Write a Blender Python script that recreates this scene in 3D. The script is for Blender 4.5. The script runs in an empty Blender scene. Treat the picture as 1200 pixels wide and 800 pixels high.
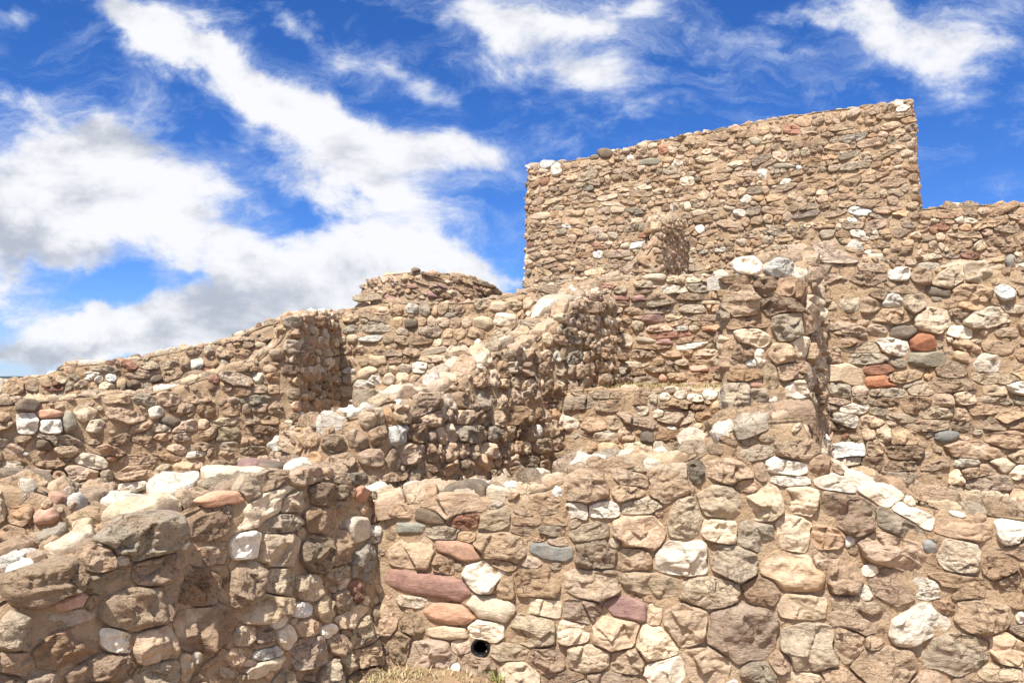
import bpy, math, random
import numpy as np
from mathutils import Vector
from mathutils.bvhtree import BVHTree

C = bpy.context.scene.collection
SC = bpy.context.scene
R = math.radians

# ------------------------------------------------------------------ camera, sky, sun, exposure
F = 933.0                       # focal length in photo pixels (1200 wide)
HORIZON = 449.0                 # photo row of the eye level
EYE = 1.65
PITCH = math.atan((HORIZON - 400.0) / F)
cam = bpy.data.cameras.new('camera'); camo = bpy.data.objects.new('camera', cam); C.objects.link(camo)
camo.location = (0, 0, EYE); camo.rotation_euler = (math.pi / 2 + PITCH, 0, 0)
cam.sensor_width = 36.0; cam.lens = 36.0 * F / 1200.0
cam.clip_start = 0.05; cam.clip_end = 60000
SC.camera = camo
SC.view_settings.view_transform = 'Standard'; SC.view_settings.look = 'None'
SC.view_settings.gamma = 1.0; SC.view_settings.use_curve_mapping = False
SC.view_settings.exposure = 0.70
SC.render.filter_size = 1.05

SUN_EL, SUN_AZ = R(58), R(21)   # azimuth: degrees left of straight behind the camera
SDIR = Vector((-math.sin(SUN_AZ) * math.cos(SUN_EL), -math.cos(SUN_AZ) * math.cos(SUN_EL), math.sin(SUN_EL)))
sun = bpy.data.lights.new('sun', 'SUN'); suno = bpy.data.objects.new('sun', sun); C.objects.link(suno)
sun.energy = 4.6; sun.angle = R(0.53); sun.color = (1.0, 0.95, 0.855)
suno.rotation_euler = (-SDIR).to_track_quat('-Z', 'Y').to_euler(); suno.location = (-8, -20, 40)

def ray(px, py):
    x = (px - 600.0) / F; y = (400.0 - py) / F
    cp, sp = math.cos(PITCH), math.sin(PITCH)
    return np.array([x, cp - y * sp, sp + y * cp])

def project(P):
    P = np.atleast_2d(P)
    cp, sp = math.cos(PITCH), math.sin(PITCH)
    dy = P[:, 1]; dz = P[:, 2] - EYE
    depth = dy * cp + dz * sp; up = -dy * sp + dz * cp
    depth = np.maximum(depth, 0.05)
    return np.stack([600 + F * P[:, 0] / depth, 400 - F * up / depth], 1), depth

# ------------------------------------------------------------------ node helpers
class NT:
    def __init__(s, tree): s.t = tree; s.n = tree.nodes; s.l = tree.links
    def node(s, typ, **kw):
        nd = s.n.new(typ)
        for k, v in kw.items(): setattr(nd, k, v)
        return nd
    def set(s, sock, v):
        if hasattr(v, 'is_linked') or isinstance(v, bpy.types.NodeSocket): s.l.new(v, sock)
        else: sock.default_value = v
    def math(s, op, a, b=None, c=None, clamp=False):
        nd = s.node('ShaderNodeMath', operation=op); nd.use_clamp = clamp
        s.set(nd.inputs[0], a)
        if b is not None: s.set(nd.inputs[1], b)
        if c is not None: s.set(nd.inputs[2], c)
        return nd.outputs[0]
    def vmath(s, op, a, b=None, scale=None):
        nd = s.node('ShaderNodeVectorMath', operation=op)
        s.set(nd.inputs[0], a)
        if b is not None: s.set(nd.inputs[1], b)
        if scale is not None: s.set(nd.inputs['Scale'], scale)
        return nd.outputs['Value'] if op in ('DOT_PRODUCT', 'LENGTH') else nd.outputs[0]
    def noise(s, vec, scale, detail=4, rough=0.55, dist=0.0):
        nd = s.node('ShaderNodeTexNoise'); s.set(nd.inputs['Vector'], vec)
        nd.inputs['Scale'].default_value = scale; nd.inputs['Detail'].default_value = detail
        nd.inputs['Roughness'].default_value = rough; nd.inputs['Distortion'].default_value = dist
        return nd.outputs['Fac'], nd.outputs['Color']
    def mrange(s, v, a, b, c=0.0, d=1.0, smooth=True):
        nd = s.node('ShaderNodeMapRange', interpolation_type='SMOOTHSTEP' if smooth else 'LINEAR')
        s.set(nd.inputs['Value'], v)
        for k, q in zip(('From Min', 'From Max', 'To Min', 'To Max'), (a, b, c, d)): s.set(nd.inputs[k], q)
        return nd.outputs['Result']
    def mix(s, fac, a, b, blend='MIX'):
        nd = s.node('ShaderNodeMix', data_type='RGBA', blend_type=blend)
        s.set(nd.inputs[0], fac)
        s.set(nd.inputs[6], a); s.set(nd.inputs[7], b)
        return nd.outputs[2]

# ------------------------------------------------------------------ world: sky + clouds
W = bpy.data.worlds.new('World'); SC.world = W; W.use_nodes = True
t = NT(W.node_tree); t.n.clear()
out = t.node('ShaderNodeOutputWorld'); bg = t.node('ShaderNodeBackground'); t.l.new(bg.outputs[0], out.inputs[0])
SKY_STRENGTH = 0.085
bg.inputs['Strength'].default_value = SKY_STRENGTH
sky = t.node('ShaderNodeTexSky', sky_type='NISHITA'); sky.sun_disc = False
sky.sun_elevation = SUN_EL; sky.sun_rotation = math.pi + SUN_AZ
sky.altitude = 1100; sky.air_density = 1.0; sky.dust_density = 0.25; sky.ozone_density = 2.5
hs = t.node('ShaderNodeHueSaturation'); hs.inputs['Saturation'].default_value = 1.12; hs.inputs['Value'].default_value = 0.98
hs.inputs['Hue'].default_value = 0.5
t.l.new(t.vmath('MULTIPLY', sky.outputs[0], (0.62, 0.76, 1.14)), hs.inputs['Color'])
tc = t.node('ShaderNodeTexCoord'); gen = tc.outputs['Generated']
sep = t.node('ShaderNodeSeparateXYZ'); t.l.new(gen, sep.inputs[0])
ry = t.math('MAXIMUM', sep.outputs[1], 0.04)
cmb = t.node('ShaderNodeCombineXYZ')
t.l.new(t.math('DIVIDE', sep.outputs[0], ry), cmb.inputs[0]); t.l.new(t.math('DIVIDE', sep.outputs[2], ry), cmb.inputs[1])
p0 = cmb.outputs[0]
_, wc = t.noise(p0, 5.0, 6, 0.6)
wv = t.vmath('SUBTRACT', wc, (0.5, 0.5, 0.5))
_, wc2 = t.noise(p0, 1.6, 2, 0.5)
wv2 = t.vmath('SUBTRACT', wc2, (0.5, 0.5, 0.5))
p1 = t.vmath('ADD', t.vmath('ADD', p0, t.vmath('SCALE', wv, scale=0.13)), t.vmath('SCALE', wv2, scale=0.10))
flat = t.vmath('MULTIPLY', p1, (1, 1, 0))
def blobs(lst, acc=None):
    for (px, py, rx, rr, ang, w) in lst:
        d = ray(px, py)
        m = t.node('ShaderNodeMapping', vector_type='TEXTURE')
        t.l.new(flat, m.inputs['Vector'])
        m.inputs['Location'].default_value = (d[0] / d[1], d[2] / d[1], 0)
        m.inputs['Rotation'].default_value = (0, 0, R(-ang))
        m.inputs['Scale'].default_value = (rx / F, rr / F, 1)
        r2 = t.vmath('DOT_PRODUCT', m.outputs[0], m.outputs[0])
        g = t.math('POWER', 0.32, r2)
        acc = t.math('MULTIPLY_ADD', g, w, acc if acc is not None else 0.0)
    return acc
CLOUDS = [
    (60, 195, 120, 52, 5, 1.0), (165, 190, 110, 44, 18, .9), (110, 255, 160, 50, 8, .75), (40, 270, 100, 45, 0, .8), (10, 320, 70, 28, 0, .6),
    (270, 290, 110, 42, 18, .78), (380, 320, 120, 48, 5, 1.0), (475, 285, 80, 42, 10, 1.0), (300, 350, 110, 32, 5, .75),
    (240, 385, 140, 24, 0, .75), (120, 352, 110, 16, 0, .5), (520, 300, 50, 24, 10, .8), (330, 235, 60, 16, 15, .35), (60, 110, 60, 14, 20, .3), (780, 80, 40, 14, 0, .25), (640, 165, 40, 18, 0, .25), (60, 372, 150, 22, 3, .75), (70, 408, 170, 20, 0, .95), (230, 400, 110, 16, 0, .5), (190, 360, 90, 26, 10, .6), (440, 355, 100, 26, 0, .8),
    (165, 15, 70, 20, 38, .8), (230, 62, 80, 24, 36, .95), (300, 110, 80, 34, 30, 1.0), (375, 160, 85, 48, 22, 1.15), (440, 185, 75, 46, 18, 1.0),
    (525, 170, 70, 28, 8, 1.0), (430, 225, 60, 24, 20, .8),
    (560, 25, 80, 38, 8, .62), (630, 45, 95, 46, 14, .7), (690, 95, 70, 40, 28, .55), (740, 18, 95, 30, 0, .6), (690, 20, 60, 24, 0, .5),
    (420, 70, 90, 22, 24, .5), (480, 95, 70, 16, 18, .42), (385, 40, 60, 18, 20, .35), (340, 30, 40, 14, 20, .25),
    (1010, 25, 90, 28, 14, .68), (1075, 65, 80, 36, 20, .75), (1150, 60, 70, 34, -10, .68), (1180, 15, 60, 22, 0, .6), (900, 45, 40, 18, 10, .38), (930, 10, 50, 12, 10, .4),
    (15, 15, 60, 18, 0, .5), (0, 45, 30, 20, 0, .4), (595, 322, 22, 10, 10, .6), (558, 322, 26, 14, 15, .6), (600, 258, 22, 8, 0, .3), (510, 250, 50, 16, 20, .5),
    (120, 318, 46, 15, 5, -1.1), (55, 300, 20, 8, 0, -.2), (345, 246, 60, 10, 25, -.75), (180, 330, 40, 10, 0, -.3), (232, 325, 50, 10, 25, -.45), (560, 240, 30, 26, 0, -.5), (540, 110, 60, 20, 30, -.3)]
dens = blobs(CLOUDS)
st = t.node('ShaderNodeMapping'); t.l.new(p0, st.inputs['Vector'])
st.inputs['Rotation'].default_value = (0, 0, R(22)); st.inputs['Scale'].default_value = (1.0, 1.55, 1.0)
f1, _ = t.noise(st.outputs[0], 6.4, 13, 0.63, 0.3)
f1u, _ = t.noise(t.vmath('ADD', st.outputs[0], (-0.015, 0.06, 0)), 4.4, 8, 0.58, 0.35)
f1l, _ = t.noise(st.outputs[0], 4.4, 8, 0.58, 0.35)
f2, _ = t.noise(p0, 2.2, 3, 0.5)
dd = t.math('MULTIPLY_ADD', t.math('SUBTRACT', f1, 0.5), 3.3, dens)
dd = t.math('MULTIPLY_ADD', t.math('SUBTRACT', f2, 0.5), 0.7, dd)
# extra unseen cloud overhead and behind the viewer, added to whiten the fill light
dd = t.math('MULTIPLY_ADD', t.mrange(sep.outputs[2], 0.52, 0.75), 0.55, dd)
dd = t.math('MULTIPLY_ADD', t.mrange(sep.outputs[1], 0.45, 0.05), 0.7, dd)
cov = t.mrange(dd, 0.10, 1.15)
st2 = t.node('ShaderNodeMapping'); t.l.new(p1, st2.inputs['Vector'])
st2.inputs['Rotation'].default_value = (0, 0, R(24)); st2.inputs['Scale'].default_value = (1.0, 3.4, 1.0)
fw, _ = t.noise(st2.outputs[0], 4.2, 12, 0.66, 0.5)
wisp = t.math('MULTIPLY', t.mrange(t.math('MULTIPLY_ADD', dens, 0.15, fw), 0.47, 0.82), 0.70)
cov = t.math('MULTIPLY', t.math('MAXIMUM', t.math('POWER', cov, 0.9), wisp), 0.985)
SHADE = [(60, 275, 140, 34, 5, .7), (20, 245, 80, 26, 0, .5), (170, 225, 60, 18, 20, .35), (50, 405, 160, 18, 0, .9), (250, 330, 110, 24, 12, .7), (360, 330, 60, 16, 0, .4), (150, 165, 60, 10, 12, .3), (330, 130, 60, 14, 30, .35), (520, 180, 50, 12, 0, .3), (440, 352, 100, 18, 0, .55),
         (410, 205, 60, 20, 20, .25), (1050, 60, 50, 16, 10, .3), (650, 55, 60, 20, 10, .3), (330, 385, 110, 14, 0, .5)]
sh = blobs(SHADE)
f3, _ = t.noise(st.outputs[0], 11.0, 8, 0.6)
sh = t.math('MULTIPLY_ADD', t.math('SUBTRACT', f1u, f1l), 4.6, sh)
sh = t.math('MULTIPLY', t.mrange(t.math('MULTIPLY_ADD', t.math('SUBTRACT', f3, 0.5), 2.0, sh), -0.15, 1.25), 1.0)
CW = 1.0 / SKY_STRENGTH
def cw(c): return tuple(v * CW for v in c) + (1,)
ccol = t.mix(sh, cw((0.60, 0.605, 0.625)), cw((0.31, 0.335, 0.39)))
thin = t.mrange(cov, 0.1, 0.95)
ccol = t.mix(thin, cw((0.36, 0.44, 0.60)), ccol)
t.l.new(t.mix(cov, hs.outputs[0], ccol), bg.inputs['Color'])

# ------------------------------------------------------------------ materials
def mat(name):
    m = bpy.data.materials.new(name); m.use_nodes = True
    k = NT(m.node_tree); b = k.n['Principled BSDF']; b.inputs['Roughness'].default_value = 0.92
    b.inputs['Specular IOR Level'].default_value = 0.25
    return m, k, b

def stone_material():
    m, k, b = mat('stone')
    at = k.node('ShaderNodeAttribute', attribute_name='col'); col = at.outputs['Color']; rough = at.outputs['Alpha']
    pos = k.node('ShaderNodeNewGeometry').outputs['Position']
    n1, _ = k.noise(pos, 9.0, 6, 0.62)
    n2, c2 = k.noise(pos, 42.0, 7, 0.66)
    n3, _ = k.noise(pos, 210.0, 4, 0.75)
    v = k.math('MULTIPLY_ADD', k.math('SUBTRACT', n1, 0.5), 0.75, 1.0)
    v = k.math('MULTIPLY_ADD', k.math('SUBTRACT', n2, 0.5), 1.05, v)
    v = k.math('MULTIPLY_ADD', k.math('SUBTRACT', n3, 0.5), 0.6, v)
    c = k.vmath('SCALE', col, scale=v)
    # dust of the mortar clinging to the stone, rusty stains
    dust = k.mrange(n1, 0.46, 0.70, 0, 0.6)
    c = k.mix(k.math('MULTIPLY', dust, k.mrange(rough, .12, .6, .35, 1.0)), c, (0.47, 0.32, 0.21, 1))
    # dark pits of the porous stones
    vo = k.node('ShaderNodeTexVoronoi', feature='F1'); k.set(vo.inputs['Vector'], k.vmath('ADD', pos, k.vmath('SCALE', c2, scale=0.02)))
    vo.inputs['Scale'].default_value = 62.0
    pitm = k.math('MULTIPLY', k.mrange(vo.outputs['Distance'], 0.12, 0.34, 1.0, 0.0), k.mrange(n1, 0.47, 0.60))
    pit = k.math('MULTIPLY', pitm, rough)
    c = k.mix(k.math('MULTIPLY', pit, 0.55), c, (0.10, 0.055, 0.03, 1))
    # grey black lichen freckles
    n4, _ = k.noise(pos, 26.0, 8, 0.72)
    lich = k.mrange(n4, 0.60, 0.70, 0, 0.6)
    c = k.mix(k.math('MULTIPLY', lich, k.mrange(rough, 0.2, 0.9, 0.15, 1.0)), c, (0.17, 0.135, 0.10, 1))
    ve = k.node('ShaderNodeTexVoronoi', feature='DISTANCE_TO_EDGE'); _, cwp = k.noise(pos, 14.0, 5, 0.65)
    mp = k.node('ShaderNodeMapping'); k.l.new(k.vmath('ADD', pos, k.vmath('SCALE', cwp, scale=0.11)), mp.inputs['Vector']); mp.inputs['Scale'].default_value = (1, 1, 1.9)
    k.l.new(mp.outputs[0], ve.inputs['Vector']); ve.inputs['Scale'].default_value = 8.5
    n7, _ = k.noise(pos, 5.0, 3, 0.5)
    crack = k.math('MULTIPLY', k.math('MULTIPLY', k.mrange(ve.outputs['Distance'], 0.010, 0.045, 1, 0), k.mrange(n7, 0.42, 0.58)), k.mrange(rough, .15, .5))
    c = k.mix(k.math('MULTIPLY', crack, .55), c, (0.11, 0.07, 0.045, 1))
    k.l.new(c, b.inputs['Base Color'])
    st = k.node('ShaderNodeMapping'); k.l.new(pos, st.inputs['Vector']); st.inputs['Scale'].default_value = (1, 1, 3.2); st.inputs['Rotation'].default_value = (0.25, 0.2, 0)
    n5, _ = k.noise(st.outputs[0], 16.0, 8, 0.66, 0.4)
    h = k.math('MULTIPLY_ADD', n2, 0.8, k.math('MULTIPLY', n5, 1.35))
    h = k.math('MULTIPLY_ADD', n3, 0.5, h)
    h = k.math('MULTIPLY_ADD', crack, -0.7, h)
    h = k.math('MULTIPLY_ADD', pit, -0.8, h)
    bp = k.node('ShaderNodeBump'); k.l.new(h, bp.inputs['Height']); bp.inputs['Distance'].default_value = 0.034
    k.l.new(k.mrange(rough, 0, 1, 0.35, 1.0, False), bp.inputs['Strength'])
    k.l.new(bp.outputs[0], b.inputs['Normal'])
    return m
M_STONE = stone_material()

def mortar_material():
    m, k, b = mat('mud_mortar')
    pos = k.node('ShaderNodeNewGeometry').outputs['Position']
    n1, _ = k.noise(pos, 2.2, 5, 0.6); n2, _ = k.noise(pos, 30.0, 7, 0.68); n3, _ = k.noise(pos, 130.0, 4, 0.7)
    c = k.mix(k.mrange(n1, 0.35, 0.68), (0.56, 0.405, 0.265, 1), (0.49, 0.34, 0.215, 1))
    v = k.math('MULTIPLY_ADD', k.math('SUBTRACT', n2, 0.5), 0.7, 1.0)
    v = k.math('MULTIPLY_ADD', k.math('SUBTRACT', n3, 0.5), 0.7, v)
    c = k.vmath('SCALE', c, scale=v)
    vo = k.node('ShaderNodeTexVoronoi'); k.set(vo.inputs['Vector'], pos); vo.inputs['Scale'].default_value = 75.0
    peb = k.math('MULTIPLY', k.mrange(vo.outputs['Distance'], 0.16, 0.26, 1, 0), k.mrange(n2, 0.50, 0.58))
    sepc = k.node('ShaderNodeSeparateColor'); k.l.new(vo.outputs['Color'], sepc.inputs[0])
    pc = k.mix(sepc.outputs[0], (0.24, 0.13, 0.08, 1), (0.66, 0.55, 0.43, 1))
    c = k.mix(k.math('MULTIPLY', peb, 0.8), c, pc)
    n6, _ = k.noise(pos, 7.0, 7, 0.65)
    c = k.mix(k.mrange(n6, 0.50, 0.66, 0, .6), c, (0.56, 0.43, 0.31, 1))          # pale lime patches
    c = k.mix(k.mrange(n6, 0.46, 0.34, 0, .55), c, (0.30, 0.19, 0.115, 1))        # damp brown stains
    ve = k.node('ShaderNodeTexVoronoi', feature='DISTANCE_TO_EDGE'); _, cw_ = k.noise(pos, 11.0, 4, 0.6)
    k.set(ve.inputs['Vector'], k.vmath('ADD', pos, k.vmath('SCALE', cw_, scale=0.16))); ve.inputs['Scale'].default_value = 5.5
    crack = k.math('MULTIPLY', k.mrange(ve.outputs['Distance'], 0.012, 0.035, 1, 0), k.mrange(n1, 0.45, 0.6))
    c = k.mix(k.math('MULTIPLY', crack, .7), c, (0.13, 0.08, 0.05, 1))
    k.l.new(c, b.inputs['Base Color'])
    h = k.math('MULTIPLY_ADD', n3, 0.45, k.math('MULTIPLY_ADD', n6, 1.3, n2)); h = k.math('MULTIPLY_ADD', crack, -0.6, h); h = k.math('MULTIPLY_ADD', peb, 0.35, h)
    bp = k.node('ShaderNodeBump'); k.l.new(h, bp.inputs['Height']); bp.inputs['Distance'].default_value = 0.028; bp.inputs['Strength'].default_value = 1.0
    k.l.new(bp.outputs[0], b.inputs['Normal'])
    return m
M_MORTAR = mortar_material()

def ground_material():
    m, k, b = mat('dry_earth')
    pos = k.node('ShaderNodeNewGeometry').outputs['Position']
    n1, _ = k.noise(pos, 1.3, 6, 0.6); n2, _ = k.noise(pos, 24.0, 7, 0.7); n4, _ = k.noise(pos, 0.012, 6, 0.6)
    c = k.mix(k.mrange(n1, 0.35, 0.7), (0.40, 0.27, 0.165, 1), (0.30, 0.21, 0.12, 1))
    c = k.mix(k.mrange(n4, 0.45, 0.6), c, (0.13, 0.125, 0.07, 1))
    c = k.vmath('SCALE', c, scale=k.math('MULTIPLY_ADD', k.math('SUBTRACT', n2, 0.5), 0.9, 1.0))
    k.l.new(c, b.inputs['Base Color'])
    bp = k.node('ShaderNodeBump'); k.l.new(n2, bp.inputs['Height']); bp.inputs['Distance'].default_value = 0.03
    k.l.new(bp.outputs[0], b.inputs['Normal'])
    return m
M_GROUND = ground_material()

def plain(name, c, rough=0.85):
    m, k, b = mat(name); pos = k.node('ShaderNodeNewGeometry').outputs['Position']
    n, _ = k.noise(pos, 60.0, 4, 0.6)
    k.l.new(k.vmath('SCALE', tuple(c), scale=k.math('MULTIPLY_ADD', k.math('SUBTRACT', n, 0.5), 0.8, 1.0)), b.inputs['Base Color'])
    b.inputs['Roughness'].default_value = rough
    return m
def attr_mat(name, rough=0.8):
    m, k, b = mat(name); at = k.node('ShaderNodeAttribute', attribute_name='col'); k.l.new(at.outputs['Color'], b.inputs['Base Color'])
    b.inputs['Roughness'].default_value = rough
    return m
M_HILL = plain('hazy_forest_hill', (0.030, 0.045, 0.060))  # dark forest, with the blue of distant haze mixed into its colour
M_PIPE = plain('black_plastic', (0.012, 0.012, 0.013), 0.5)
M_GRASS = attr_mat('dry_grass')

# ------------------------------------------------------------------ numeric helpers
RNG = np.random.default_rng(11)
def _h(ix, iy, iz, s):
    n = (ix * 374761393 + iy * 668265263 + iz * 2147483647 + s * 1274126177) & 0xFFFFFFFF
    n = ((n ^ (n >> 13)) * 1274126177) & 0xFFFFFFFF
    n = (n ^ (n >> 16)) & 0xFFFFFFFF
    return n / 4294967295.0
def vnoise(P, s=0):
    P = np.asarray(P, float); i = np.floor(P).astype(np.int64); f = P - i; f = f * f * (3 - 2 * f)
    r = 0.0
    for dx in (0, 1):
        for dy in (0, 1):
            for dz in (0, 1):
                w = (f[..., 0] if dx else 1 - f[..., 0]) * (f[..., 1] if dy else 1 - f[..., 1]) * (f[..., 2] if dz else 1 - f[..., 2])
                r = r + w * _h(i[..., 0] + dx, i[..., 1] + dy, i[..., 2] + dz, s)
    return r * 2 - 1
def fbm(P, octv=3, s=0):
    a, r = 1.0, 0.0
    for o in range(octv):
        r = r + a * vnoise(np.asarray(P) * (2.03 ** o) + o * 7.31, s + o); a *= 0.5
    return r

def mesh_obj(name, V, loops, totals, m, cols=None, parent=None, origin=None, smooth=True):
    me = bpy.data.meshes.new(name)
    V = np.asarray(V, np.float32)
    if origin is not None: V = V - np.asarray(origin, np.float32)
    me.vertices.add(len(V)); me.vertices.foreach_set('co', V.ravel())
    loops = np.asarray(loops, np.int32); totals = np.asarray(totals, np.int32)
    me.loops.add(len(loops)); me.loops.foreach_set('vertex_index', loops)
    me.polygons.add(len(totals))
    me.polygons.foreach_set('loop_start', np.concatenate([[0], np.cumsum(totals)[:-1]]).astype(np.int32))
    me.polygons.foreach_set('loop_total', totals)
    me.polygons.foreach_set('use_smooth', np.full(len(totals), smooth))
    me.update(calc_edges=True)
    if cols is not None:
        ca = me.color_attributes.new('col', 'FLOAT_COLOR', 'POINT'); ca.data.foreach_set('color', np.asarray(cols, np.float32).ravel())
    me.materials.append(m)
    o = bpy.data.objects.new(name, me); C.objects.link(o)
    if origin is not None: o.location = origin
    if parent is not None:
        o.parent = parent
        o.location = Vector(o.location) - parent.location
    return o

def grid_faces(nu, nv, off=0):
    i = np.arange(nu - 1)[:, None] * nv + np.arange(nv - 1)[None, :]
    q = np.stack([i, i + nv, i + nv + 1, i + 1], -1).reshape(-1, 4) + off
    return q

def tag(o, label=None, cat=None, group=None, kind=None):
    for k_, v_ in (('label', label), ('category', cat), ('group', group), ('kind', kind)):
        if v_: o[k_] = v_
    return o
def empty(name, loc):
    o = bpy.data.objects.new(name, None); C.objects.link(o); o.location = loc; o.empty_display_size = 0.2
    return o

PAL = dict(t=(.54, .395, .27), b=(.46, .315, .21), p=(.585, .43, .315), w=(.80, .74, .645), c=(.69, .57, .425), g=(.46, .38, .285), d=(.185, .145, .11),
           n=(.32, .29, .225), r=(.40, .215, .15), o=(.43, .185, .105), q=(.50, .30, .21), m=(.33, .20, .17), y=(.55, .445, .325), s=(.26, .25, .225))
CNAME = dict(r='red sandstone block', o='orange red stone', m='dull maroon stone', d='dark grey brown stone', s='slate grey stone', n='greenish grey stone', q='smooth pink orange stone', w='white limestone block')

# ------------------------------------------------------------------ walls
class Path:
    """face line of a wall in plan, given as (photo column, depth) or ('xy', x, y)"""
    def __init__(s, pts, smooth=0.10):
        P = []
        for q in pts:
            if q[0] == 'xy': P.append((q[1], q[2]))
            else:
                d = ray(q[0], HORIZON); P.append((d[0] / d[1] * q[1], q[1]))
        P = np.array(P, float)
        L = np.concatenate([[0], np.cumsum(np.hypot(*np.diff(P, axis=0).T))])
        n = int(L[-1] / 0.02) + 2
        u = np.linspace(0, L[-1], n)
        X = np.stack([np.interp(u, L, P[:, i]) for i in (0, 1)], 1)
        k = max(1, int(smooth / (u[1] - u[0])))
        if k > 1 and len(P) > 2:
            pad = np.concatenate([X[0] + (X[0] - X[1]) * np.arange(k, 0, -1)[:, None], X, X[-1] + (X[-1] - X[-2]) * np.arange(1, k + 1)[:, None]])
            ker = np.hanning(2 * k + 3)[1:-1]; ker /= ker.sum()
            X = np.stack([np.convolve(pad[:, i], ker, 'valid') for i in (0, 1)], 1)
        s.u = np.concatenate([[0], np.cumsum(np.hypot(*np.diff(X, axis=0).T))]); s.X = X; s.L = s.u[-1]
        T = np.gradient(X, s.u, axis=0); T /= np.linalg.norm(T, axis=1)[:, None]
        s.T = T
    def at(s, u):
        u = np.asarray(u, float); uc = np.clip(u, 0, s.L)
        X = np.stack([np.interp(uc, s.u, s.X[:, i]) for i in (0, 1)], -1)
        T = np.stack([np.interp(uc, s.u, s.T[:, i]) for i in (0, 1)], -1); T /= np.linalg.norm(T, axis=-1)[..., None]
        X = X + T * (u - uc)[..., None]
        return X, T
    def hit(s, px, py, last=False):
        d = ray(px, py); g = s.X[:, 0] * d[1] - s.X[:, 1] * d[0]
        k = np.where(np.sign(g[:-1]) != np.sign(g[1:]))[0]
        if len(k): i = k[-1] if last else k[0]; f = g[i] / (g[i] - g[i + 1])
        else: i = int(np.argmin(np.abs(g))); i = min(i, len(g) - 2); f = 0.0
        u = s.u[i] * (1 - f) + s.u[i + 1] * f
        dep = s.X[i, 1] * (1 - f) + s.X[i + 1, 1] * f
        return u, EYE + d[2] / d[1] * dep

class Wall:
    def __init__(s, path, top, thick, base=0.0, batter=0.03, smooth=0.10, rise=0.0, res=0.03, rough=0.012, seed=0, topu=None, thin=None):
        s.thin = thin
        s.path = Path(path, smooth); s.T = thick; s.base = base; s.bat = batter; s.rise = rise; s.res = res; s.seed = seed; s.rough = rough
        uz = sorted(s.path.hit(*q) for q in top) if topu is None else topu
        s.tu = np.array([a for a, _ in uz]); s.tz = np.array([b for _, b in uz])
        s.stones = []
    def ztop(s, u): return np.interp(u, s.tu, s.tz)
    def face(s, u, z):
        X, T = s.path.at(u); N = np.stack([T[..., 1], -T[..., 0]], -1)
        off = s.bat * np.clip(s.ztop(u) - z, -0.1, 9)
        X = X + N * off[..., None]
        return np.concatenate([X, np.asarray(z, float)[..., None]], -1)
    def topp(s, u, w):
        X, T = s.path.at(u); N = np.stack([T[..., 1], -T[..., 0]], -1)
        w = np.asarray(w, float)
        k = 1.0
        for (tpx, fac, side) in (s.thin or ()):
            k = k * (1 - (1 - fac) * np.clip(side * (np.asarray(u, float) - s.path.hit(tpx, HORIZON)[0]) / 0.25 + 1, 0, 1))
        k = k + 0 * np.asarray(u, float)
        X = X - N * (w * k)[..., None]
        return np.concatenate([X, (s.ztop(u) + s.rise * w)[..., None]], -1)
    def core(s, hole=None):
        n = max(8, int(s.path.L / s.res)); u = np.linspace(0, s.path.L, n)
        H = float(np.max(s.tz) - s.base); nv = max(6, int(H / s.res)); nw = max(5, int(s.T / s.res))
        fv = np.linspace(0, 1, nv); rows = []
        zt = s.ztop(u)
        zz = s.base + fv[None, :] * (zt[:, None] - s.base)
        uu = np.repeat(u[:, None], nv, 1)
        A = s.face(uu, zz)
        ww = np.repeat(np.linspace(0, s.T, nw)[None, :], n, 0); uw = np.repeat(u[:, None], nw, 1)
        B = s.topp(uw, ww)
        Bk = B[:, -1:, :].copy(); Bk2 = Bk.copy(); Bk2[:, :, 2] = s.base
        X, T = s.path.at(u); N = np.stack([T[:, 1], -T[:, 0], 0 * u], -1)
        dA = fbm(A * 7.0, 5, s.seed) * s.rough * .8 + fbm(A * 2.1, 2, s.seed + 9) * s.rough * .5 - .003
        edge = np.clip((zz - (zt[:, None] - 0.06)) / 0.06, 0, 1)
        A = A + N[:, None, :] * (dA - 0.03 * edge ** 2)[..., None]
        B[..., 2] += fbm(B * 6.0, 4, s.seed + 4) * s.rough * 1.1 - 0.02
        B[:, 0, :] += N * -0.012
        V = np.concatenate([A, B, Bk, Bk2], 1); nvv = V.shape[1]
        q = grid_faces(n, nvv)
        Vf = V.reshape(-1, 3)
        if hole is not None:
            cen = Vf[q].mean(1); q = q[np.linalg.norm(cen - hole[0], axis=1) > hole[1]]
        loops = q.ravel().tolist(); tot = [4] * len(q)
        loops += list(range(nvv))[::-1]; tot.append(nvv)
        loops += list(range((n - 1) * nvv, n * nvv)); tot.append(nvv)
        s.coreV, s.coreL, s.coreT = Vf, np.array(loops), np.array(tot)

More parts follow.
